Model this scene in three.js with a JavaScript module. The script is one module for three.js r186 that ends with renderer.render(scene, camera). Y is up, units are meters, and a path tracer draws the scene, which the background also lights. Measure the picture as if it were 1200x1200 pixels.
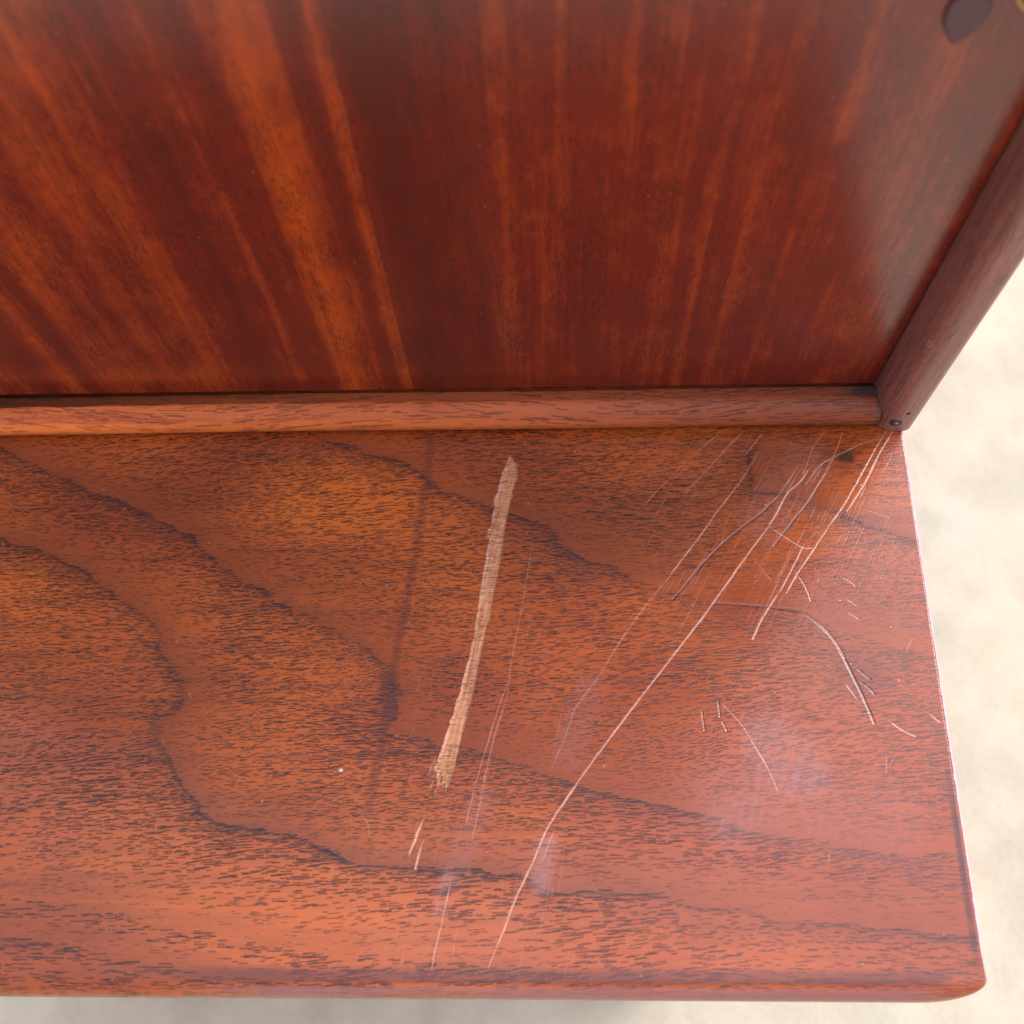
import * as THREE from 'three';
import { mergeGeometries, toCreasedNormals } from 'three/addons/utils/BufferGeometryUtils.js';
import { RoundedBoxGeometry } from 'three/addons/geometries/RoundedBoxGeometry.js';

// ---------------------------------------------------------------- camera, sky, sun, exposure
const LEDGE = 0.45;                       // height of the ledge's top above the ground; the ledge's back right corner is x = 0, z = 0
const scene = new THREE.Scene();
const camera = new THREE.PerspectiveCamera(51.556, 1, 0.02, 200);
camera.position.set(-0.1105, LEDGE + 0.30, 0.1533);
camera.rotation.set(-1.170503, 0.090869, -0.09329, 'YXZ');
camera.focus = 0.31;
camera.userData.fStop = 11;
scene.add(camera);

const SUN = new THREE.Vector3(0.62, 1.0, -0.42).normalize();
function makeSky(w, h) {                  // a thin overcast, much brighter on the side of the veiled sun
  const d = new Float32Array(w * h * 4), v = new THREE.Vector3();
  for (let j = 0; j < h; j++) for (let i = 0; i < w; i++) {
    const el = ((j + 0.5) / h - 0.5) * Math.PI, az = ((i + 0.5) / w - 0.5) * 2 * Math.PI;
    v.set(Math.cos(el) * Math.cos(az), Math.sin(el), Math.cos(el) * Math.sin(az));
    const up = Math.max(0, v.y), veil = Math.pow(Math.max(0, v.dot(SUN)), 3);
    const L = 0.55 + 0.2 * up + 1.9 * veil, k = (j * w + i) * 4;
    d[k] = L * 0.9; d[k + 1] = L * 0.95; d[k + 2] = L * 1.16; d[k + 3] = 1;
  }
  const t = new THREE.DataTexture(d, w, h, THREE.RGBAFormat, THREE.FloatType);
  t.mapping = THREE.EquirectangularReflectionMapping; t.colorSpace = THREE.LinearSRGBColorSpace;
  t.magFilter = t.minFilter = THREE.LinearFilter; t.needsUpdate = true;
  return t;
}
scene.background = scene.environment = makeSky(256, 128);
scene.backgroundIntensity = scene.environmentIntensity = 0.65;

const sun = new THREE.DirectionalLight(new THREE.Color(1, 0.95, 0.87), 0.95);
sun.position.copy(SUN).multiplyScalar(4); sun.target.position.set(-0.1, LEDGE, 0);
sun.castShadow = true; sun.shadow.radius = 40; sun.shadow.mapSize.set(2048, 2048);
Object.assign(sun.shadow.camera, { left: -1.5, right: 1.5, top: 1.5, bottom: -1.5, near: 0.5, far: 9 });
scene.add(sun, sun.target);

const renderer = new THREE.WebGLRenderer({ antialias: true });
renderer.toneMapping = THREE.LinearToneMapping;
renderer.toneMappingExposure = 2.3;
renderer.shadowMap.enabled = true;

// ---------------------------------------------------------------- noise and textures
function rng(seed) { let a = seed >>> 0; return () => { a = (a + 0x6D2B79F5) >>> 0; let t = Math.imul(a ^ (a >>> 15), 1 | a); t = (t + Math.imul(t ^ (t >>> 7), 61 | t)) ^ t; return ((t ^ (t >>> 14)) >>> 0) / 4294967296; }; }
function hash(x, y, s) { let h = Math.imul(x, 374761393) ^ Math.imul(y, 668265263) ^ Math.imul(s, 974634541); h = Math.imul(h ^ (h >>> 13), 1274126177); return ((h ^ (h >>> 16)) >>> 0) / 4294967296; }
function vn(x, y, s) {                    // value noise, 0 to 1
  const xi = Math.floor(x), yi = Math.floor(y), fx = x - xi, fy = y - yi, u = fx * fx * (3 - 2 * fx), v = fy * fy * (3 - 2 * fy);
  const a = hash(xi, yi, s), b = hash(xi + 1, yi, s), c = hash(xi, yi + 1, s), e = hash(xi + 1, yi + 1, s);
  return a + (b - a) * u + (c - a) * v + (a - b - c + e) * u * v;
}
function fbm(x, y, s, n = 4) { let t = 0, a = 0.5, m = 0; for (let k = 0; k < n; k++) { t += a * vn(x, y, s + k); m += a; a *= 0.5; x *= 2.03; y *= 2.03; } return t / m; }
const sat = (x) => Math.min(1, Math.max(0, x)), step = (a, b, x) => { const t = sat((x - a) / (b - a)); return t * t * (3 - 2 * t); };
const enc = new Uint8Array(4097); for (let k = 0; k <= 4096; k++) { const c = k / 4096; enc[k] = Math.round(255 * (c <= 0.0031308 ? 12.92 * c : 1.055 * Math.pow(c, 1 / 2.4) - 0.055)); }
const toS = (c) => enc[Math.round(sat(c) * 4096)];
function dataTex(w, h, data, srgb, wrap = THREE.MirroredRepeatWrapping) {
  const t = new THREE.DataTexture(data, w, h, THREE.RGBAFormat, THREE.UnsignedByteType);
  t.magFilter = THREE.LinearFilter; t.minFilter = THREE.LinearMipmapLinearFilter; t.generateMipmaps = true; t.wrapS = t.wrapT = wrap; t.anisotropy = 8;
  if (srgb) t.colorSpace = THREE.SRGBColorSpace;
  t.needsUpdate = true; return t;
}
// paint(x, y, out): out = [r, g, b (linear), roughness, height]; row 0 is the row v = 0
function surface(w, h, paint, { bumpScale = 0.0004, ...rest } = {}, wrap) {
  const c = new Uint8Array(w * h * 4), r = new Uint8Array(w * h * 4), b = new Uint8Array(w * h * 4), o = [0, 0, 0, 0, 0];
  for (let j = 0; j < h; j++) for (let i = 0; i < w; i++) {
    paint(i, j, o); const k = (j * w + i) * 4;
    c[k] = toS(o[0]); c[k + 1] = toS(o[1]); c[k + 2] = toS(o[2]); c[k + 3] = 255;
    r[k] = r[k + 1] = r[k + 2] = Math.round(255 * sat(o[3])); r[k + 3] = 255;
    b[k] = b[k + 1] = b[k + 2] = Math.round(255 * sat(o[4])); b[k + 3] = 255;
  }
  return new THREE.MeshPhysicalMaterial({ map: dataTex(w, h, c, true, wrap), roughnessMap: dataTex(w, h, r, false, wrap), roughness: 1, metalness: 0, bumpMap: dataTex(w, h, b, false, wrap), bumpScale, ...rest });
}
function layer(w, h, draw) {              // a grey drawing as numbers 0 to 1
  const cv = document.createElement('canvas'); cv.width = w; cv.height = h;
  const g = cv.getContext('2d'); g.fillStyle = '#000'; g.fillRect(0, 0, w, h); g.lineCap = 'round'; g.lineJoin = 'round';
  draw(g);
  const px = g.getImageData(0, 0, w, h).data, out = new Float32Array(w * h);
  for (let k = 0; k < w * h; k++) out[k] = px[k * 4] / 255;
  return out;
}
const white = (a) => `rgba(255,255,255,${a.toFixed(3)})`;
const mix = (o, c, t) => { o[0] += (c[0] - o[0]) * t; o[1] += (c[1] - o[1]) * t; o[2] += (c[2] - o[2]) * t; };
// short dark vessel lines of open-pored wood, drawn along the grain
function pores(g, R, cell, w, h, mm, along, len, wid, keep) {   // one try in every cell (millimetres) of a jittered, staggered grid
  const cw = cell[0] * mm, ch = cell[1] * mm;
  for (let j = 0; j < h / ch; j++) for (let i = -1; i < w / cw; i++) {
    const x = (i + (j * 0.618) % 1 + 0.9 * R()) * cw, y = (j + R()) * ch; if (x < 0) continue;
    const q = keep(x, y), roll = R();
    if (roll > q.p) continue;
    const L = (len[0] + (len[1] - len[0]) * R() * R()) * mm * q.s, a = q.a, dx = along ? Math.cos(a) : Math.sin(a), dy = along ? Math.sin(a) : Math.cos(a);
    g.strokeStyle = white(q.o * (0.82 + 0.18 * R())); g.lineWidth = (wid[0] + (wid[1] - wid[0]) * R() * R()) * mm * (0.7 + 0.3 * q.s);
    g.beginPath(); g.moveTo(x - dx * L / 2, y - dy * L / 2);
    g.lineTo(x + (R() - 0.5) * 0.3 * mm, y + (R() - 0.5) * 0.3 * mm); g.lineTo(x + dx * L / 2, y + dy * L / 2); g.stroke();
  }
}

// ---------------------------------------------------------------- the ledge's wood: growth figure, pores, wear (places in millimetres from the back right corner)
const ringA = [[-299.2,-2.6],[-286.9,2.8],[-265.5,13.7],[-242.2,22.7],[-222.1,33.0],[-207.5,44.3],[-196.4,51.2],[-193.6,53.9],[-180.2,60.6],[-166.9,68.5],[-157.8,74.5],[-154.3,80.0],[-154.5,87.0],[-157.6,94.3],[-138.5,97.7],[-124.0,102.0],[-112.1,105.5],[-98.1,110.6],[-84.1,113.2],[-63.6,118.6],[-43.4,123.7],[-21.1,126.9],[-1.0,127.5]];
const ringB = [[-291.7,33.2],[-280.7,34.4],[-263.9,38.2],[-249.0,48.1],[-234.7,56.3],[-227.3,63.0],[-224.2,70.8],[-216.2,79.8],[-216.7,86.1],[-223.7,91.0],[-222.8,95.9],[-216.9,103.1],[-213.8,109.0],[-208.1,115.9],[-201.6,120.0],[-184.9,121.6],[-175.1,125.6],[-160.8,130.0],[-144.6,130.4],[-123.8,131.9],[-112.4,135.8],[-85.2,137.2],[-65.2,141.0],[-41.0,144.4],[-17.0,145.6],[0.4,146.3]];
const ringC = [[-177.8,2.1],[-151.6,11.5],[-143.3,19.5],[-132.6,23.3],[-122.0,26.9],[-111.6,31.2],[-106.5,38.8],[-98.8,42.4],[-86.2,48.0],[-73.9,53.4],[-59.2,58.0],[-41.9,59.2],[-23.0,66.8],[0.4,73.2]];
const ringD = [[-46.0,8.0],[-48.3,16.2],[-46.5,20.3],[-33.2,22.7],[-18.6,29.9],[-4.2,36.4],[1.6,39.8]];
const ringE = [[-269.8,138.4],[-260.2,139.0],[-242.4,140.5],[-224.4,143.7],[-212.5,146.4],[-189.2,149.9],[-166.2,153.3],[-139.2,154.8],[-116.9,155.9]];
const ringF = [[-267.6,148.7],[-258.2,149.1],[-241.8,150.5],[-222.9,153.8],[-211.2,156.0],[-198.5,158.4],[-183.8,159.1]];
const gouge = [[-122.7,7.4],[-124.8,13.3],[-126.8,21.1],[-128.5,32.5],[-130.9,49.0],[-132.6,64.8],[-135.8,79.4],[-138.7,90.0],[-141.4,99.1],[-143.1,104.3],[-141.8,107.1],[-141.2,105.0],[-139.8,110.2],[-138.9,109.0],[-136.5,99.6],[-134.6,90.0],[-132.8,83.4],[-131.0,72.6],[-128.2,59.6],[-125.3,42.8],[-123.8,30.5],[-122.0,21.2],[-120.2,14.5],[-120.8,10.4]];
const chipA = [[-145.1,116.4],[-147.7,122.0],[-149.6,127.1],[-149.3,128.0],[-147.2,123.8]];
const chipB = [[-145.3,123.4],[-147.0,127.1],[-148.0,131.1],[-147.3,132.0],[-146.3,127.8]];
const bruise = [[-147.9,0.7],[-148.8,15.0],[-149.9,26.6],[-151.1,37.8],[-152.6,50.2],[-154.2,60.3],[-155.7,72.4],[-156.6,83.3],[-158.6,98.4],[-160.2,107.8],[-161.6,115.9]];
const knot = [[-15.6,10.8]];
const crumb = [[-169.5,105.0]];
const scratches = [
  ['light', 0.55, [[-26.0,32.4],[-31.4,40.0],[-37.6,48.6],[-40.8,53.7]]],
  ['light', 0.5, [[-5.1,0.6],[-20.4,25.1],[-26.0,32.4]]],
  ['light', 0.6, [[-3.0,0.9],[-7.7,8.2],[-13.9,18.9],[-20.1,27.7]]],
  ['fine', 0.4, [[-4.0,2.4],[-12.7,4.9],[-19.4,8.1],[-24.4,10.7],[-26.7,12.4],[-30.0,16.7]]],
  ['fine', 0.45, [[-18.6,1.0],[-20.4,5.4],[-23.8,12.4],[-27.3,18.2],[-31.9,25.0]]],
  ['dent', 0.6, [[-27.3,18.2],[-31.9,25.0],[-37.2,31.4],[-43.2,38.8]]],
  ['fine', 0.4, [[-23.9,0.6],[-27.8,5.3],[-30.6,11.8],[-32.2,15.2]]],
  ['fine', 0.4, [[-32.7,11.7],[-39.0,20.4],[-42.5,24.6]]],
  ['dent', 0.65, [[-42.5,24.6],[-45.6,27.7],[-52.2,32.7],[-59.3,38.7],[-65.8,45.4],[-71.3,52.1],[-74.2,55.3]]],
  ['light', 0.5, [[-29.7,12.9],[-33.6,18.1],[-37.2,21.2],[-41.9,29.1],[-44.2,32.2]]],
  ['fine', 0.35, [[-31.0,10.6],[-34.7,16.4],[-37.8,21.5]]],
  ['fine', 0.33, [[-27.5,12.1],[-30.0,16.4],[-31.8,18.7]]],
  ['fine', 0.33, [[-25.5,11.2],[-27.8,15.3],[-29.6,17.9]]],
  ['light', 0.45, [[-44.2,32.5],[-34.7,39.4],[-31.9,39.7]]],
  ['light', 0.65, [[-44.2,32.5],[-50.2,40.1],[-64.2,58.8],[-74.9,72.1],[-87.8,88.2],[-97.8,100.9],[-106.3,112.5],[-111.5,120.0],[-115.8,129.3],[-120.3,138.4],[-124.1,147.9],[-127.6,155.8]]],
  ['light', 0.5, [[-34.1,38.4],[-38.3,45.9],[-42.5,52.8]]],
  ['light', 0.55, [[-42.5,52.8],[-47.4,59.6],[-51.1,66.1],[-52.0,67.9]]],
  ['fine', 0.38, [[-43.0,0.3],[-46.2,4.5],[-49.7,8.6]]],
  ['fine', 0.55, [[-45.1,7.2],[-51.5,17.3],[-59.0,27.0],[-65.2,35.6],[-70.7,42.7],[-76.2,49.9]]],
  ['faint', 0.6, [[-76.2,49.9],[-79.7,53.9],[-88.2,65.1],[-97.2,79.0],[-103.5,87.6],[-107.3,97.3],[-110.9,105.5]]],
  ['fine', 0.35, [[-49.1,-0.0],[-54.0,5.0],[-60.3,12.0],[-68.7,21.2]]],
  ['fine', 0.3, [[-55.7,-0.1],[-63.4,6.3],[-75.9,18.8],[-81.4,25.0]]],
  ['dent', 0.75, [[-62.3,56.7],[-51.6,57.5],[-43.5,58.4],[-37.0,59.7],[-32.4,63.4],[-28.7,68.0],[-26.2,73.8],[-24.4,78.8],[-22.6,83.8],[-20.1,92.0]]],
  ['fine', 0.4, [[-37.0,59.7],[-32.4,63.1],[-28.7,67.7],[-26.2,73.6]]],
  ['fine', 0.4, [[-14.4,27.2],[-7.6,30.0]]],
  ['fine', 0.45, [[-24.6,48.7],[-21.8,50.3],[-20.5,51.9]]],
  ['fine', 0.33, [[-23.4,55.6],[-20.9,57.7]]],
  ['fine', 0.33, [[-23.9,59.5],[-20.7,61.9]]],
  ['light', 0.5, [[-15.8,91.5],[-12.6,94.1],[-9.3,95.8]]],
  ['fine', 0.3, [[-5.0,89.1],[-1.9,91.8]]],
  ['dent', 0.5, [[-22.7,76.8],[-19.7,79.6]]],
  ['dent', 0.5, [[-22.2,80.6],[-20.5,82.0],[-19.0,83.8]]],
  ['fine', 0.35, [[-27.0,80.5],[-24.0,85.5]]],
  ['fine', 0.4, [[-62.6,85.8],[-56.9,92.6],[-53.2,99.7],[-50.8,104.4],[-49.3,108.4],[-48.6,111.3]]],
  ['dent', 0.45, [[-63.1,85.8],[-62.9,90.2]]],
  ['dent', 0.45, [[-67.9,88.7],[-67.5,94.0]]],
  ['dent', 0.4, [[-62.3,91.6],[-61.3,94.3]]],
  ['faint', 0.4, [[-115.5,35.4],[-117.3,47.2],[-119.3,59.7],[-121.8,73.4],[-124.1,88.3],[-128.9,99.2]]],
  ['fine', 0.38, [[-123.0,80.2],[-126.1,89.3],[-129.6,101.3],[-131.8,109.0]]],
  ['fine', 0.3, [[-131.8,109.0],[-132.9,114.1],[-134.0,118.9]]],
  ['light', 0.4, [[-137.6,132.2],[-139.6,142.9],[-141.4,151.1],[-142.3,155.8]]],
  ['faint', 0.6, [[-123.7,85.1],[-128.1,102.0],[-130.3,113.6],[-132.5,124.2]]],
  ['faint', 0.4, [[-136.1,146.5],[-136.8,152.7]]],
  ['fine', 0.33, [[-163.0,117.1],[-161.2,119.6],[-160.6,122.3]]],
  ['faint', 0.35, [[-5.7,66.9],[-8.6,71.9]]],
  ['fine', 0.33, [[-17.9,101.0],[-18.5,105.6]]],
  ['fine', 0.28, [[-15.3,100.7],[-17.6,104.0]]],
  ['fine', 0.3, [[-36.7,126.9],[-36.7,129.1]]],
  ['faint', 0.38, [[-57.0,31.8],[-58.0,35.4],[-58.7,37.9]]],
  ['fine', 0.3, [[-38.1,45.7],[-35.0,52.4],[-34.1,56.3]]],
  ['faint', 0.3, [[-50.3,41.5],[-44.8,50.2]]],
  ['light', 0.35, [[-109.9,120.9],[-111.6,124.9],[-113.2,129.3]]],
  ['faint', 0.35, [[-110.5,135.4],[-110.8,137.5]]],
];

const LW = 2048, LH = 1168, MM = 6.8, LX0 = -300.5, LZ0 = -7;   // texels per millimetre and the corner that the texture starts from
const px = ([x, z]) => [(x - LX0) * MM, (z - LZ0) * MM];
function makeLedgeWood() {
  const R = rng(7);
  // signed distance to the nearest growth line, positive on its dark side, on a coarse grid
  const rings = [[ringA, 0.9, 0.6], [ringB, 1.0, 0.35], [ringC, 0.85, 0.7], [ringD, 1.0, 0], [ringE, 0.25, 0], [ringF, 0.5, 0]];
  const Q = 4, gw = LW / Q + 2, gh = LH / Q + 2, gd = new Float32Array(gw * gh), gs = new Float32Array(gw * gh);
  for (let j = 0; j < gh; j++) for (let i = 0; i < gw; i++) {
    let x = LX0 + i * Q / MM, z = LZ0 + j * Q / MM;
    x += (fbm(x * 0.12, z * 0.35, 11, 3) - 0.5) * 5; z += (fbm(x * 0.15, z * 0.15, 21, 3) - 0.5) * 3;
    let best = 1e9, sg = 1, st = 0;
    for (const [line, s, fade] of rings) for (let k = 0; k + 1 < line.length; k++) {
      const [ax, az] = line[k], [bx, bz] = line[k + 1], ex = bx - ax, ez = bz - az, t = sat(((x - ax) * ex + (z - az) * ez) / (ex * ex + ez * ez));
      const d = Math.hypot(x - ax - t * ex, z - az - t * ez);
      if (d < best - 1e-6) { best = d; sg = ex * (z - az) - ez * (x - ax) > 0 ? 1 : -1; st = s * (1 - fade * step(-110, -50, x)); }
    }
    const last = x > 1e9 ? 0 : 1; gd[j * gw + i] = best * sg * last; gs[j * gw + i] = st;
  }
  const look = (f, x, y) => { const u = x / Q, v = y / Q, i = Math.min(gw - 2, Math.floor(u)), j = Math.min(gh - 2, Math.floor(v)), a = u - i, b = v - j, k = j * gw + i; return (f[k] * (1 - a) + f[k + 1] * a) * (1 - b) + (f[k + gw] * (1 - a) + f[k + gw + 1] * a) * b; };
  const near = (f, x, y) => f[Math.min(gh - 1, Math.round(y / Q)) * gw + Math.min(gw - 1, Math.round(x / Q))];
  const poreMap = layer(LW, LH, (g) => {
    const keep = (x, y) => {
      const d = near(gd, x, y), s = near(gs, x, y), X = x / MM, Y = y / MM;
      const clump = step(0.3, 0.75, fbm(X * 0.05, Y * 0.55, 31, 3)), wide = fbm(X * 0.03, Y * 0.03, 41, 2);
      const a = (-3 + 14 * (fbm(X * 0.02, Y * 0.03, 51, 2) - 0.5) + (R() - 0.5) * 5) * Math.PI / 180;
      let p = 0.5 + 0.22 * clump + 0.3 * (wide - 0.5), o = 0.9, sz = 0.5 + 1.0 * fbm(X * 0.03, Y * 0.06, 61, 3);
      if (d > 0) { p += 0.4 * s * Math.exp(-d / 7); o = 0.9; } else if (d > -14) { const e = 1 - Math.exp(d / 6); p *= 0.25 + 0.75 * e; o *= 0.4 + 0.6 * e; sz *= 0.55 + 0.45 * e; }
      sz *= 0.9 + 0.22 * step(100, 160, Y); p *= 1 - 0.45 * step(118, 150, Y); o *= 1 - 0.25 * step(170, 270, X);
      return { p, o, s: sz, a };
    };
    pores(g, R, [1.75, 0.6], LW, LH, MM, true, [1.3, 5.0], [0.22, 0.38], keep);
  });
  const fill = (g, poly) => { g.fillStyle = '#fff'; g.beginPath(); poly.forEach((p, k) => g[k ? 'lineTo' : 'moveTo'](...px(p))); g.closePath(); g.fill(); };
  const gougeMap = layer(LW, LH, (g) => {
    fill(g, gouge); fill(g, chipA); fill(g, chipB);
    for (let k = 0; k < 60; k++) {        // torn fibres along its edges and at its lower end
      const m = k < 30 ? gouge[1 + Math.floor(R() * (gouge.length - 2))] : [-141.5 + (R() - 0.5) * 5, 101 + R() * 8];
      const [x, y] = px(m); g.strokeStyle = white(0.5 + 0.5 * R()); g.lineWidth = 0.8 + R() * 1.4; g.beginPath(); g.moveTo(x + (R() - 0.5) * 6, y); g.lineTo(x + (R() - 0.5) * 8 - 4, y + 6 + R() * 18); g.stroke();
    }
  });
  const stroke = (g, w, pts, alpha, tapered) => {
    // a smooth wobbling run through the points, thinner at its ends
    const c = new THREE.CatmullRomCurve3(pts.map(([x, z]) => new THREE.Vector3(...px([x, z]), 0)), false, 'centripetal'), n = Math.max(6, Math.round(c.getLength() / 9)), P = c.getPoints(n), sd = Math.floor(R() * 1000);
    for (let k = 0; k < n; k++) {
      const t = k / n, end = tapered ? Math.min(1, 0.35 + 5 * Math.min(t, 1 - t)) : 1, gap = 0.45 + 0.55 * vn(k * 0.35, 3, sd);
      g.strokeStyle = white(alpha * gap); g.lineWidth = w * MM * end * (0.75 + 0.5 * vn(k * 0.6, 9, sd));
      const jx = (vn(k * 0.8, 5, sd) - 0.5) * 1.2; g.beginPath(); g.moveTo(P[k].x + jx, P[k].y); g.lineTo(P[k + 1].x + (vn((k + 1) * 0.8, 5, sd) - 0.5) * 1.2, P[k + 1].y); g.stroke();
    }
  };
  const lightMap = layer(LW, LH, (g) => { for (const [kind, w, pts] of scratches) if (kind !== 'dent') stroke(g, w * 0.8, pts, { light: 1, fine: 0.62, faint: 0.3 }[kind], true); 
    for (let k = 0; k < 420; k++) {        // hair-fine rubbing beside the scratches
      const near = k < 310, x = near ? -75 + R() * 72 : -150 + R() * 45, z = near ? R() * 55 : 60 + R() * 95, L = near ? 3 + R() * 14 : 4 + R() * 12, s = near ? 0.55 : 0.2;
      stroke(g, 0.14, [[x, z], [x - L * s * 0.5, z + L * 0.5], [x - L * s, z + L]], 0.08 + 0.36 * R() * R(), true);
    }
    for (let k = 0; k < 110; k++) { const [x, y] = px([-285 + R() * 283, R() * 160]); g.fillStyle = white(0.25 + 0.55 * R()); g.beginPath(); g.arc(x, y, 0.8 + R() * R() * 1.8, 0, 7); g.fill(); }
  });
  const dentMap = layer(LW, LH, (g) => { for (const [kind, w, pts] of scratches) if (kind === 'dent') { const c = new THREE.CatmullRomCurve3(pts.map((p) => new THREE.Vector3(...px(p), 0)), false, 'centripetal').getPoints(60); for (const [f, a] of [[1.5, 0.3], [0.8, 0.6]]) { g.strokeStyle = white(a); g.lineWidth = w * f * MM * 0.8; g.beginPath(); c.forEach((p, k) => g[k ? 'lineTo' : 'moveTo'](p.x, p.y)); g.stroke(); } } });
  const soft = (pts, w, n, a) => layer(LW, LH, (g) => { for (let k = n; k > 0; k--) { g.strokeStyle = white(a); g.lineWidth = w * MM * k / n; g.beginPath(); pts.forEach((p, i) => g[i ? 'lineTo' : 'moveTo'](...px(p))); g.stroke(); } });
  const bruiseMap = soft(bruise, 3.2, 4, 0.3);
  const hazes = [[[-130, 112], [-137, 132], 4, 16, 0.12], [[-139, 134], [-141, 142], 2.5, 8, 0.22], [[-112, 125], [-114, 135], 3.2, 8, 0.3], [[-50, 97], [-42, 104], 9, 9, 0.26], [[-30, 12], [-45, 30], 9, 8, 0.14], [[-62, 112], [-20, 118], 12, 8, 0.1], [[-62, 120], [-52, 110], 7, 12, 0.1], [[-100, 82], [-106, 100], 5, 18, 0.12], [[-150, 152], [-120, 150], 12, 8, 0.05]];
  const OR = [0.44, 0.090, 0.0125], RD = [0.29, 0.050, 0.011], BR = [0.19, 0.040, 0.011], DK = [0.042, 0.014, 0.010], PO = [0.009, 0.0035, 0.003];
  const GO = [0.68, 0.315, 0.155], GD = [0.22, 0.075, 0.03], SC = [0.62, 0.32, 0.24], DE = [0.06, 0.022, 0.03], MA = [0.10, 0.020, 0.014], HZ = [0.34, 0.19, 0.19];
  const GL = [0.56, 0.120, 0.012], patches = [[-172, 24, 38, 17, GL, 0.9], [-140, 38, 22, 20, GL, 0.45], [-278, 50, 18, 10, GL, 0.6], [-228, 20, 30, 10, BR, 0.45], [-84, 34, 40, 17, BR, 0.7], [-50, 22, 24, 16, BR, 0.35], [-88, 96, 22, 18, BR, 0.4], [-40, 66, 40, 26, BR, 0.45], [-70, 110, 40, 16, RD, 0.5], [-30, 100, 40, 20, RD, 0.5], [-170, 140, 60, 12, GL, 0.4], [-55, 138, 90, 22, RD, 0.4], [-15, 90, 22, 50, RD, 0.35]];
  return surface(LW, LH, (x, y, o) => {
    const k = y * LW + x, X = x / MM, Y = y / MM, d = look(gd, x, y), s = near(gs, x, y);
    const big = fbm(X * 0.018, Y * 0.03, 71, 3), streak = fbm(X * 0.03, Y * 0.5, 81, 4), fine = fbm(X * 0.5, Y * 3.2, 91, 2);
    o[0] = OR[0]; o[1] = OR[1]; o[2] = OR[2];
    mix(o, RD, sat(1.9 * (big - 0.25))); mix(o, BR, 0.45 * step(0.4, 0.8, streak)); mix(o, DK, 0.2 * step(0.55, 0.9, fine));
    const wx = X + LX0 + 14 * (big - 0.5), wz = Y + LZ0 + 8 * (streak - 0.5); for (const [cx, cz, rx, rz, c, a] of patches) { const q = Math.hypot((wx - cx) / rx, (wz - cz) / rz); if (q < 1.4) mix(o, c, a * step(1.4, 0.2, q)); }
    if (d > 0) mix(o, DK, s * (0.75 * Math.exp(-d / 1.1) * step(0, 0.4, d) * (0.3 + 1.2 * fbm(X * 0.06, Y * 0.06, 95, 2)) + 0.33 * Math.exp(-d / 5.5)) * (0.6 + 0.7 * streak)); else mix(o, BR, s * 0.9 * Math.exp(d / 8));
    mix(o, PO, 0.96 * poreMap[k]);
    const kx = X + LX0 + 18.6, kz = Y + LZ0 - 9.3, kr = Math.hypot(kx, kz * 1.3) + 1.6 * (fbm(X * 0.9, Y * 0.9, 5, 2) - 0.5); mix(o, DK, 0.85 * step(3.8, 1.6, kr));
    const sm = Math.hypot((X + LX0 + 22) / 14, (Y + LZ0 - 78) / 10); mix(o, DK, 0.4 * step(1.1, 0, sm));
    mix(o, [0.045, 0.013, 0.012], 0.75 * step(5, 1, Math.hypot((X + LX0 + 157.5) * 1.2, (Y + LZ0 - 83) * 0.55)) * (0.5 + 0.6 * fbm(X * 0.5, Y * 0.5, 17, 2)));
    mix(o, MA, 0.6 * bruiseMap[k] * (0.75 + 0.5 * fbm(X * 0.4, Y * 0.3, 15, 2)));
    for (const [a, b, w, , al] of hazes) {
      const ex = b[0] - a[0], ez = b[1] - a[1], qx = X + LX0 - a[0], qz = Y + LZ0 - a[1], t = sat((qx * ex + qz * ez) / (ex * ex + ez * ez)), r = Math.hypot(qx - t * ex, qz - t * ez);
      if (r < w * 1.3) mix(o, HZ, al * step(w * 1.3, w * 0.4, r) * (0.15 + 1.2 * fbm((X + 0.35 * Y) * 1.1, (Y - 0.35 * X) * 0.16, 25, 4)));
    }
    o[3] = 0.17 + 0.08 * (fbm(X * 0.08, Y * 0.08, 35, 3) - 0.5) + 0.12 * poreMap[k];
    o[4] = 0.6 - 0.07 * poreMap[k];
    // rubbed edges with highlights painted into the colour: a pale worn arris on the right with a dark line inside it, a dark line and a rubbed band along the front
    const ex = -(X + LX0), ez = Y + LZ0, rag = fbm(X * 0.8, Y * 0.5, 105, 3), ew = 0.15 + 0.5 * (rag - 0.5);
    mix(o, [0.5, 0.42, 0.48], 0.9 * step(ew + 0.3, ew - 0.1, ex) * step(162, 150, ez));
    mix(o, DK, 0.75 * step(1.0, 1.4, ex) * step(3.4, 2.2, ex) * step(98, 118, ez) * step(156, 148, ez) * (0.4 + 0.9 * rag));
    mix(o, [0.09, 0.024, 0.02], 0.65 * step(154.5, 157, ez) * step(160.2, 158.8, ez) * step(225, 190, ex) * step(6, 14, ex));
    mix(o, [0.27, 0.115, 0.105], step(159.8, 161.2, ez) * step(215, 175, ex) * step(4, 20, ex) * (0.25 + 0.7 * fbm(X * 0.05, Y * 1.5, 115, 3)));
    const dn = dentMap[k]; mix(o, DE, 0.7 * dn); o[4] -= 0.42 * dn;
    const lt = lightMap[k] * (0.55 + 0.6 * fbm(X * 1.3, Y * 2.6, 125, 2)); mix(o, SC, 0.85 * lt); o[3] += 0.2 * lt; o[4] -= 0.25 * lt;
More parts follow.
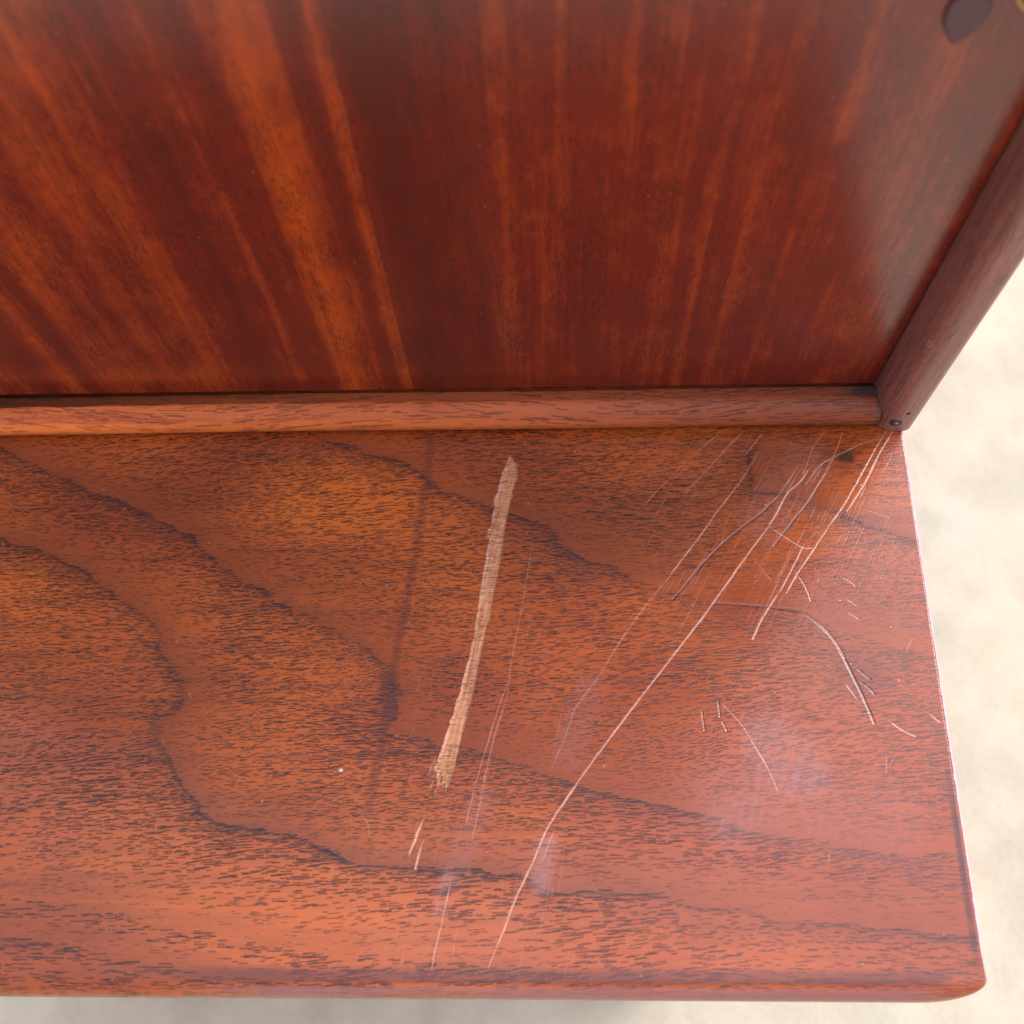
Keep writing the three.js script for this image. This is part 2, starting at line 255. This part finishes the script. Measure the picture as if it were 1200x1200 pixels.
    const gx = Math.min(LW - 1, Math.max(0, x + Math.round((vn(X * 2.5, Y * 5, 63) - 0.5) * 2.2 + (vn(X, Y * 0.4, 64) - 0.5) * 3))), gg = gougeMap[y * LW + gx] * step(7.5, 12, Y + 1.5 * vn(X * 2, Y, 65)); if (gg > 0) { const f = fbm(X * 0.6, Y * 3.2, 45, 3), f2 = fbm((X + Y * 0.2) * 1.3, Y * 0.12, 55, 2), f3 = vn(X * 0.8, Y * 5.5, 57); const fs = fbm((X + Y * 0.2) * 2.4, Y * 0.07, 59, 3); mix(o, GO, gg * (0.55 + 0.45 * step(0.3, 0.6, fs)));  mix(o, [0.50, 0.17, 0.06], gg * 0.8 * step(0.5, 0.68, fs)); if (gougeMap[k + 3] < 0.5) mix(o, [0.24, 0.08, 0.035], gg * 0.65); else if (gougeMap[k - 5] < 0.5) mix(o, [0.8, 0.48, 0.3], gg * 0.5); mix(o, GD, gg * sat(0.75 * poreMap[k] + 0.3 * step(0.45, 0.75, f) + 0.35 * step(0.5, 0.8, f2) + 0.15 * step(0.75, 0.95, f3) + 0.3 * step(60, 5, Y))); o[3] += (0.75 - o[3]) * gg; o[4] += (0.18 + 0.3 * f - o[4]) * gg; }  // gouge lips painted in: right edge as shaded, left edge as lit
  }, { bumpScale: 0.0004, specularIntensity: 0.9 });
}
const ledgeWood = makeLedgeWood();

// ---------------------------------------------------------------- the door's wood: ribbon veneer with upright grain (u from the right, v up)
const PW = 1536, PH = 1024, PM = 5;       // 307 x 205 mm
function makeDoorWood() {
  const R = rng(19);
  const poreMap = layer(PW, PH, (g) => pores(g, R, [0.9, 1.5], PW, PH, PM, false, [0.8, 3.4], [0.25, 0.5], (x, y) => {
    const X = x / PM, Y = y / PM, c = step(0.35, 0.75, fbm(X * 0.35, Y * 0.06, 131, 3));
    return { p: 0.12 + 0.8 * c, o: 0.75, s: 0.7 + 0.5 * R(), a: (R() - 0.5) * 0.12 };
  }));
  // bright and dark ribbons: [mm from the right end, half width, brightness]
  const ribbons = [[280, 4, 0.5], [270, 6, 0.35], [258, 3, -0.5], [249, 2.2, 0.6], [243, 2.2, -0.55], [232, 7, 0.4], [214, 7, 0.25], [203, 5, 0.5], [194, 4, -0.3], [186, 6, -0.75], [177, 3, 0.1], [169.5, 4, -0.45], [160, 5.5, 0.95], [149.5, 2.5, -0.7], [144, 2.6, 0.65], [136, 5, -0.8], [127, 4, -0.55], [119, 3, -0.9], [111, 4.5, 0.55], [101, 5, 0.1], [91, 4, -0.25], [83, 2, 0.35], [77.5, 2, -0.35], [72, 3, 0.3], [65, 1.6, -0.4], [61.5, 1.4, 0.7], [57, 2, -0.2], [52, 1.6, 0.6], [45, 3, -0.2], [37, 3, 0.25], [29, 3, -0.25], [20, 4, 0.2]];
  const MD = [0.15, 0.009, 0.002], HI = [0.42, 0.056, 0.003], LO = [0.078, 0.005, 0.002], PO = [0.018, 0.004, 0.003];
  return surface(PW, PH, (x, y, o) => {
    const k = y * PW + x, X = x / PM, Y = y / PM;               // X: mm from the right end
    const wob = X + 3.2 * (fbm(X * 0.06, Y * 0.025, 141, 3) - 0.5) + 1.2 * (fbm(X * 0.3, Y * 0.08, 151, 2) - 0.5);
    let t = 0; for (const [c, w, b] of ribbons) { const q = (wob - c) / w; if (q * q < 9) t += b * (c < 125 ? 0.65 : 1) * Math.exp(-q * q); }
    t -= 0.35 * step(146, 140, X) * step(98, 116, X); if (X < 143.2) t -= 0.12 * Math.exp((X - 143.2) / 10); else t += 0.22;
    const hair = fbm(X * 1.6, Y * 0.05, 161, 3) - 0.5, mott = fbm(X * 0.16, Y * 0.10, 171, 4) - 0.5;
    t += 0.6 * hair + 1.0 * mott + 0.95 * (fbm(X * 0.42, Y * 0.012, 183, 3) - 0.5) + 0.5 * (fbm(X * 0.5, Y * 0.4, 181, 3) - 0.5);
    o[0] = MD[0]; o[1] = MD[1]; o[2] = MD[2];
    if (t > 0) mix(o, HI, sat(t * 0.62)); else mix(o, LO, sat(-t * 0.8));
    mix(o, PO, 0.7 * poreMap[k]);
    const seam = Math.abs(X - 143.2 - 0.4 * (vn(Y * 0.1, 1, 3) - 0.5)); if (seam < 0.35) mix(o, [0.3, 0.12, 0.06], 0.2 * vn(Y * 0.6, 2, 7));
    if (seam > 0.3 && seam < 0.8 && X < 143.2) mix(o, LO, 0.4);
    if (hash(x >> 1, y >> 1, 77) > 0.99985) mix(o, [0.4, 0.25, 0.18], 0.5);
    o[3] = 0.22 + 0.08 * (fbm(X * 0.1, Y * 0.1, 191, 3) - 0.5); o[4] = 0.6 - 0.1 * poreMap[k];
  }, { bumpScale: 0.0003, clearcoat: 0.9, clearcoatRoughness: 0.25, specularIntensity: 0.7 });
}
const doorWood = makeDoorWood();

// ---------------------------------------------------------------- mouldings: u along the grain, v round the profile, both in millimetres
function makeStripWood(seed, w, h, mm, OR, BR, DK, coat, spec, rough, inlay, lightAndDirt) {
  const R = rng(seed);
  const poreMap = layer(w, h, (g) => pores(g, R, [4.2, 0.7], w, h, mm, true, [2.5, 11], [0.24, 0.56], (x, y) => {
    const X = x / mm, Y = y / mm, c = step(0.38, 0.7, fbm(X * 0.06 + Y * 0.05, Y * 0.7, seed + 3, 3));
    return { p: 0.12 + 0.7 * c, o: 0.85, s: 0.6 + 0.7 * R(), a: (6 * Math.sin(X * 0.045 + seed) + (R() - 0.5) * 8) * Math.PI / 180 };
  }));
  return surface(w, h, (x, y, o) => {
    const k = y * w + x, X = x / mm, Y = y / mm, a = fbm(X * 0.02, Y * 0.5, seed + 11, 4), b = fbm(X * 0.05, Y * 0.25, seed + 12, 3), c = fbm(X * 0.5, Y * 3, seed + 13, 2);
    o[0] = OR[0]; o[1] = OR[1]; o[2] = OR[2];
    mix(o, BR, sat(1.8 * (a - 0.32))); mix(o, BR, 0.5 * step(0.4, 0.8, b)); mix(o, DK, 0.3 * step(0.5, 0.9, c)); mix(o, DK, 0.0);
    if (lightAndDirt) lightAndDirt(X, Y, o);  // painted light and shade, with real grime and dust
    mix(o, DK, inlay * poreMap[k]);
    o[3] = rough + 0.14 * (b - 0.5); o[4] = 0.6 - 0.12 * poreMap[k];
  }, { bumpScale: 0.0003, clearcoat: coat, clearcoatRoughness: 0.4, specularIntensity: spec });
}
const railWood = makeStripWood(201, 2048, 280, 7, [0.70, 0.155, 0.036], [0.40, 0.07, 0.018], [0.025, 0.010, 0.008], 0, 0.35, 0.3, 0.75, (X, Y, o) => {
  const rg = fbm(X * 0.15, Y * 0.8, 208, 3), crease = 24.0 + 1.0 * (rg - 0.5); mix(o, [0.04, 0.011, 0.006], 0.94 * step(crease + 0.25, crease - 0.35, Y)); // shade painted on the grimy top face, a highlight on the rubbed nose
  mix(o, [0.95, 0.23, 0.045], 0.7 * step(29, 32, Y + 2 * (rg - 0.5)) * step(38, 34, Y)); mix(o, [0.36, 0.075, 0.022], 0.6 * step(300, 130, X + 40 * (rg - 0.5))); mix(o, [0.34, 0.075, 0.03], 0.45 * step(170, 60, X)); mix(o, [0.19, 0.044, 0.02], 0.75 * step(120, 10, X));  // bounced light painted on the lower nose, the post's shade on the right end
  // grime in the corner against the post
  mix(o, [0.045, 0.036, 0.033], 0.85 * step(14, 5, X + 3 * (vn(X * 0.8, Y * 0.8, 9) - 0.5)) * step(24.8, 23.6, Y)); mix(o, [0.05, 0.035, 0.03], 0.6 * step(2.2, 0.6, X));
});
const postWood = makeStripWood(301, 1400, 350, 7, [0.27, 0.092, 0.064], [0.135, 0.044, 0.034], [0.05, 0.022, 0.02], 0.3, 0.8, 0.4, 0.5, (X, Y, o) => {  // rubbed nose paler, with light bounced off the ground painted in
  mix(o, [0.52, 0.225, 0.165], 0.2 * step(28.5, 34, Y + 2.5 * (fbm(X * 0.08, Y * 0.6, 309, 3) - 0.5))); const r = Math.hypot(X - 48, (Y - 31) * 1.2), n = vn(X * 1.6, Y * 1.6, 5); mix(o, [0.3, 0.25, 0.26], 0.5 * step(2.8, 0.5, r) * step(0.6, 0.85, n));
});
const concrete = (() => {
  const N = 1024, mm = N / 1500;
  return surface(N, N, (x, y, o) => {
    const X = x / mm, Y = y / mm, a = fbm(X * 0.022, Y * 0.022, 401, 4), b = fbm(X * 0.05 + 9, Y * 0.05, 411, 3), p = fbm(X * 0.012, Y * 0.012, 421, 3), f = hash(x, y, 3);
    const v = 0.86 + 0.26 * (a - 0.5) + 0.18 * (b - 0.5) + 0.1 * (f - 0.5), t = p - 0.5;
    o[0] = 0.535 * v * (1 + 0.1 * t); o[1] = 0.45 * v; o[2] = 0.318 * v * (1 - 0.1 * t); o[3] = 0.9; o[4] = 0.5 + 0.3 * (b - 0.5) + 0.2 * (f - 0.5);
  }, { bumpScale: 0.002 }, THREE.MirroredRepeatWrapping);
})();

// ---------------------------------------------------------------- builders
const shade = (o) => { o.traverse((m) => { if (m.isMesh) { m.castShadow = m.receiveShadow = true; } }); return o; };
function part(name, geometry, material, parent, label) {
  const m = new THREE.Mesh(geometry, material); m.name = name; if (label) m.userData.label = label; parent.add(m); return m;
}
// a straight run of a closed profile; at(p, s) gives the place of profile point p at length s; uv = [along, round] over uvSize
function run(profile, s0, s1, n, at, uvSize, bend = () => 0) {
  const pos = [], uv = [], idx = [], m = profile.length, per = [0];
  for (let k = 0; k < m; k++) { const a = profile[k], b = profile[(k + 1) % m]; per.push(per[k] + Math.hypot(b[0] - a[0], b[1] - a[1])); }
  for (let i = 0; i <= n; i++) { const s = s0 + (s1 - s0) * i / n; for (let k = 0; k <= m; k++) { pos.push(...at(profile[k % m], s, bend(s, k))); uv.push(Math.abs(s - s0) / uvSize[0], per[k] / uvSize[1]); } }
  const c = m + 1;
  for (let i = 0; i < n; i++) for (let k = 0; k < m; k++) { const a = i * c + k, b = a + 1, d = a + c, e = d + 1; idx.push(a, d, b, b, d, e); }
  for (const [row, flip] of [[0, 1], [n, 0]]) {  // end caps
    const tri = THREE.ShapeUtils.triangulateShape(profile.map((p) => new THREE.Vector2(...p)), []), o = pos.length / 3;
    for (let k = 0; k < m; k++) { const q = (row * c + k) * 3; pos.push(pos[q], pos[q + 1], pos[q + 2]); uv.push((profile[k][0]) / uvSize[0] + 0.1, (profile[k][1]) / uvSize[1] + 0.3); }
    for (const [p, q, r] of tri) idx.push(o + p, flip ? o + r : o + q, flip ? o + q : o + r);
  }
  const g = new THREE.BufferGeometry(); g.setIndex(idx); g.setAttribute('position', new THREE.Float32BufferAttribute(pos, 3)); g.setAttribute('uv', new THREE.Float32BufferAttribute(uv, 2));
  return toCreasedNormals(g, 0.6);
}
const arc = (cx, cy, rx, ry, a0, a1, n) => Array.from({ length: n + 1 }, (_, k) => { const a = (a0 + (a1 - a0) * k / n) * Math.PI / 180; return [cx + rx * Math.cos(a), cy + ry * Math.sin(a)]; });
function boxUV(g, f) { const p = g.attributes.position, u = g.attributes.uv; for (let k = 0; k < p.count; k++) { const [a, b] = f(p.getX(k), p.getY(k), p.getZ(k)); u.setXY(k, a, b); } return g; }
const box = (x0, x1, y0, y1, z0, z1, r = 0.001) => { const g = new RoundedBoxGeometry(x1 - x0, y1 - y0, z1 - z0, 3, r); g.translate((x0 + x1) / 2, (y0 + y1) / 2, (z0 + z1) / 2); return g; };

// ---------------------------------------------------------------- the ground
const ground = new THREE.Mesh(new THREE.PlaneGeometry(60, 60).rotateX(-Math.PI / 2), concrete);
{ const u = ground.geometry.attributes.uv, p = ground.geometry.attributes.position; for (let k = 0; k < u.count; k++) u.setXY(k, p.getX(k) / 1.5 + 0.23, p.getZ(k) / 1.5 + 0.61); }
ground.name = 'ground'; ground.userData = { kind: 'structure', label: 'pale beige concrete ground blurred beneath and beside the cabinet' }; scene.add(ground);

// ---------------------------------------------------------------- the cabinet (its origin on the ground under the ledge's back right corner)
const cabinet = new THREE.Group(); cabinet.name = 'wooden_cabinet';
cabinet.userData = { label: 'reddish brown wooden cabinet with a scratched ledge below its framed door', category: 'cabinet' };
scene.add(cabinet);
const WIDE = 0.455;

// the ledge: a slab with eased edges, its front right corner swept back
function ledgeGeometry() {
  const XR = 0.0005, ZF = 0.1634, ZB = -0.36, T = 0.018, A = 0.017, B = 0.0058, out = [];
  const add = (x, z, nx, nz, r) => out.push([x, z, nx, nz, r]);
  for (let k = 0; k <= 60; k++) add(-WIDE + (WIDE + XR - A) * k / 60, ZF, 0, 1, 0.0060);
  for (let k = 1; k <= 24; k++) { const a = Math.PI / 2 * (1 - k / 24), nx = Math.cos(a) / A, nz = Math.sin(a) / B, l = Math.hypot(nx, nz); add(XR - A + A * Math.cos(a), ZF - B + B * Math.sin(a), nx / l, nz / l, 0.0060 - 0.0042 * step(0, 1, k / 24)); }
  for (let k = 1; k <= 120; k++) { const t = k / 120, z = ZF - B + (ZB - ZF + B) * t, chip = 0.00035 * (vn(z * 900, 1, 5) - 0.5) + 0.0003 * (vn(z * 260, 2, 6) - 0.5); add(XR + chip * 0.6, z, 1, 0, 0.0018 - 0.0007 * step(0, 0.3, t) + chip); }
  add(-WIDE, ZB, -0.7, -0.7, 0.0011);
  const pos = [], nor = [], uv = [], idx = [], n = out.length, J = 8;
  const put = (x, y, z, nx, ny, nz) => { pos.push(x, y, z); nor.push(nx, ny, nz); uv.push(((x - y * Math.abs(nx)) * 1000 - LX0) * MM / LW, ((z - y * Math.abs(nz)) * 1000 - LZ0) * MM / LH); };
  for (let j = 0; j <= J; j++) for (const [x, z, nx, nz, r] of out) { const a = Math.PI / 2 * j / J, i = r * (1 - Math.sin(a)); put(x - nx * i, -r * (1 - Math.cos(a)), z - nz * i, nx * Math.sin(a), Math.cos(a), nz * Math.sin(a)); }
  for (const [x, z, nx, nz] of out) put(x, -T + 0.002, z, nx, 0, nz);
  for (const [x, z, nx, nz] of out) put(x - nx * 0.002, -T, z - nz * 0.002, 0, -1, 0);
  for (let j = 0; j < J + 2; j++) for (let k = 0; k < n; k++) { const a = j * n + k, b = j * n + (k + 1) % n, c = a + n, d = b + n; idx.push(a, c, b, b, c, d); }
  const top = out.map(([x, z, nx, nz, r]) => new THREE.Vector2(x - nx * r, z - nz * r)), o = pos.length / 3;
  for (const p of top) put(p.x, 0, p.y, 0, 1, 0);
  for (const [a, b, c] of THREE.ShapeUtils.triangulateShape(top, [])) { const A2 = top[a], B2 = top[b], C2 = top[c], f = (B2.x - A2.x) * (C2.y - A2.y) - (B2.y - A2.y) * (C2.x - A2.x) < 0; idx.push(o + a, o + (f ? b : c), o + (f ? c : b)); }
  const q = (J + 2) * n; for (const [a, b, c] of THREE.ShapeUtils.triangulateShape(top, [])) idx.push(q + a, q + b, q + c);
  const g = new THREE.BufferGeometry(); g.setIndex(idx); g.setAttribute('position', new THREE.Float32BufferAttribute(pos, 3)); g.setAttribute('normal', new THREE.Float32BufferAttribute(nor, 3)); g.setAttribute('uv', new THREE.Float32BufferAttribute(uv, 2));
  return g;
}
cabinet.position.set(0, 0, 0);
const up = new THREE.Matrix4().makeTranslation(0, LEDGE, 0);
const lift = (g) => g.applyMatrix4(up);
part('ledge', lift(ledgeGeometry()), ledgeWood, cabinet, 'scratched wooden ledge with a pale gouge and fine scratches');

// the door panel: upright veneer, uv in millimetres from its right end
const TALL = 1.0, PX = -0.0097;
{
  const g = box(-WIDE + 0.012, PX, 0.0094, TALL, -0.029, -0.0111, 0.0006);
  boxUV(g, (x, y, z) => [((PX - x) + (-0.0111 - z)) * 1000 * PM / PW, (y + 0.02) * 1000 * PM / PH]);
  part('door', lift(g), doorWood, cabinet, 'door panel of ribbon striped reddish veneer with upright grain');
}
// bottom rail: flat back-sloping top, crease, round nose
const railProfile = [[-0.030, 0.0072], [-0.0118, 0.0072], [-0.0106, 0.0086], [-0.0062, 0.0096], ...arc(-0.0058, 0.0046, 0.0058, 0.0051, 84, -50, 18), [-0.0040, 0.0002], [-0.030, 0.0002]].map(([z, y]) => [z, y]);
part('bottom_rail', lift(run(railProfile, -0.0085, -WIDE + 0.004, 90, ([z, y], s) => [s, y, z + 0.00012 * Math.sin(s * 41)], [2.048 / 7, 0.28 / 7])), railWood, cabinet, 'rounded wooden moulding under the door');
// posts: rounded front, a little wider than the ledge
const postProfile = [[-0.0093, -0.031], [-0.0093, -0.0064], ...arc(-0.0025, -0.0060, 0.0068, 0.0068, 178, 92, 20), [-0.0012, 0.00085], ...arc(0.0000, -0.0024, 0.0032, 0.0032, 86, 0, 14), [0.0032, -0.031]];
const post = part('side_post', lift(run(postProfile, 0.0004, TALL + 0.012, 80, ([x, z], s) => [x, s, z], [1.4 / 7, 0.35 / 7])), postWood, cabinet, 'rounded upright wooden post at the right of the door');
const post2 = post.clone(); post2.position.x = -WIDE + 0.006; delete post2.userData.label; cabinet.add(post2);
part('top_rail', lift(box(-WIDE + 0.004, -0.0085, TALL, TALL + 0.011, -0.030, -0.001, 0.003)), postWood, cabinet);
part('upper_case', lift(boxUV(box(-WIDE + 0.002, 0.0014, 0.0003, TALL + 0.010, -0.355, -0.0305, 0.001), (x, y, z) => [(x - z) / 0.307, y / 0.205])), doorWood, cabinet);
part('lower_case', lift(boxUV(box(-WIDE + 0.02, -0.022, -0.42, -0.0182, -0.345, 0.157, 0.002), (x, y, z) => [(x - z) / 0.307, y / 0.205])), doorWood, cabinet);
for (const [x, z] of [[-0.05, 0.105], [-0.05, -0.31], [-WIDE + 0.05, 0.105], [-WIDE + 0.05, -0.31]]) { const g = new THREE.CylinderGeometry(0.018, 0.011, LEDGE - 0.4205, 20, 1); g.translate(x, (LEDGE - 0.4205) / 2, z); part('leg', g, postWood, cabinet); }

// nails in the foot of the post: a sunk dark ring and a bright head
const darkHole = new THREE.MeshStandardMaterial({ color: new THREE.Color(0.04, 0.022, 0.02), roughness: 0.7 });
const steel = new THREE.MeshStandardMaterial({ color: new THREE.Color(0.25, 0.21, 0.2), roughness: 0.45, metalness: 0.9 });
function nail([x, y, z], dir, r, head) {
  const d = new THREE.Vector3(...dir).normalize(), q = new THREE.Quaternion().setFromUnitVectors(new THREE.Vector3(0, 1, 0), d);
  const place = (g) => g.applyQuaternion(q).translate(x, y + LEDGE, z);
  const n = part('nail', place(new THREE.LatheGeometry([[0, 0.00022], [r * 0.7, 0.0002], [r * 0.95, 0.00008], [r, -0.0006], [0, -0.0012]].reverse().map(([a, b]) => new THREE.Vector2(a, b)), 24)), darkHole, cabinet);
  if (head) part('nail_head', place(new THREE.SphereGeometry(r * 0.42, 16, 10).scale(1, 0.45, 1).translate(0, 0.0002, 0)), steel, n);
}
nail([-0.0037, 0.0059, 0.00085], [-0.1, 0.05, 1], 0.0018, true);
nail([-0.0016, 0.0118, 0.00085], [0.1, 0.05, 1], 0.0007, false);

// the pull: a dark drop-shaped plate put in as the knob's shadow on the door and a round bronze knob with a worn brass rim on a stem
{
  const bronze = new THREE.MeshPhysicalMaterial({ color: new THREE.Color(0.05, 0.04, 0.042), roughness: 0.42, metalness: 0.6 });
  const brass = new THREE.MeshPhysicalMaterial({ color: new THREE.Color(0.62, 0.42, 0.2), roughness: 0.38, metalness: 1 });
  const knobShadowMat = new THREE.MeshPhysicalMaterial({ color: new THREE.Color(0.09, 0.033, 0.042), roughness: 0.4 });
  const s = new THREE.Shape(); s.moveTo(0, -0.0072); s.bezierCurveTo(0.0022, -0.0052, 0.0036, -0.003, 0.0036, 0); s.bezierCurveTo(0.0036, 0.0048, -0.0036, 0.0048, -0.0036, 0); s.bezierCurveTo(-0.0036, -0.003, -0.0022, -0.0052, 0, -0.0072);
  const plate = new THREE.ExtrudeGeometry(s, { depth: 0.0003, bevelEnabled: true, bevelThickness: 0.0006, bevelSize: 0.0005, bevelSegments: 3, curveSegments: 24 }); plate.translate(-0.0313, 0.1505, -0.0109);
  const pull = part('pull_with_shadow', lift(plate), knobShadowMat, cabinet, 'dark drop-shaped plate put in for the shadow of the round bronze knob');
  const kc = [-0.0244, 0.1715], lathe = (pts) => lift(new THREE.LatheGeometry(pts.map(([a, b]) => new THREE.Vector2(a, b)), 40).rotateX(Math.PI / 2).translate(kc[0], kc[1], 0));
  part('knob', lathe([[0.0035, -0.0112], [0.003, -0.004], [0.0034, 0.000], [0.0066, 0.0022], [0.0082, 0.0042], [0.0074, 0.0066], [0.004, 0.0078], [0, 0.008]]), bronze, pull);
  part('knob_rim', lathe([[0.0080, 0.0034], [0.0088, 0.0040], [0.0089, 0.0048], [0.0080, 0.0054], [0.0078, 0.0044], [0.0080, 0.0034]]), brass, pull);
}

// ---------------------------------------------------------------- a white crumb lying on the ledge
{
  const g = new THREE.IcosahedronGeometry(0.00062, 3), p = g.attributes.position;
  for (let k = 0; k < p.count; k++) { const x = p.getX(k), y = p.getY(k), z = p.getZ(k), f = 0.75 + 0.5 * vn(x * 1800 + 9, y * 1800 + z * 1300 + 4, 8); p.setXYZ(k, x * f * 1.15, y * f * 0.6, z * f * 0.8); }
  g.computeVertexNormals();
  const c = new THREE.Mesh(g, new THREE.MeshStandardMaterial({ color: new THREE.Color(0.5, 0.46, 0.42), roughness: 0.9 }));
  c.name = 'crumb'; c.position.set(crumb[0][0] / 1000, LEDGE + 0.0004, crumb[0][1] / 1000);
  c.userData = { label: 'tiny white crumb lying on the ledge left of the pale gouge', category: 'crumb' }; scene.add(c);
}

shade(scene);
renderer.render(scene, camera);
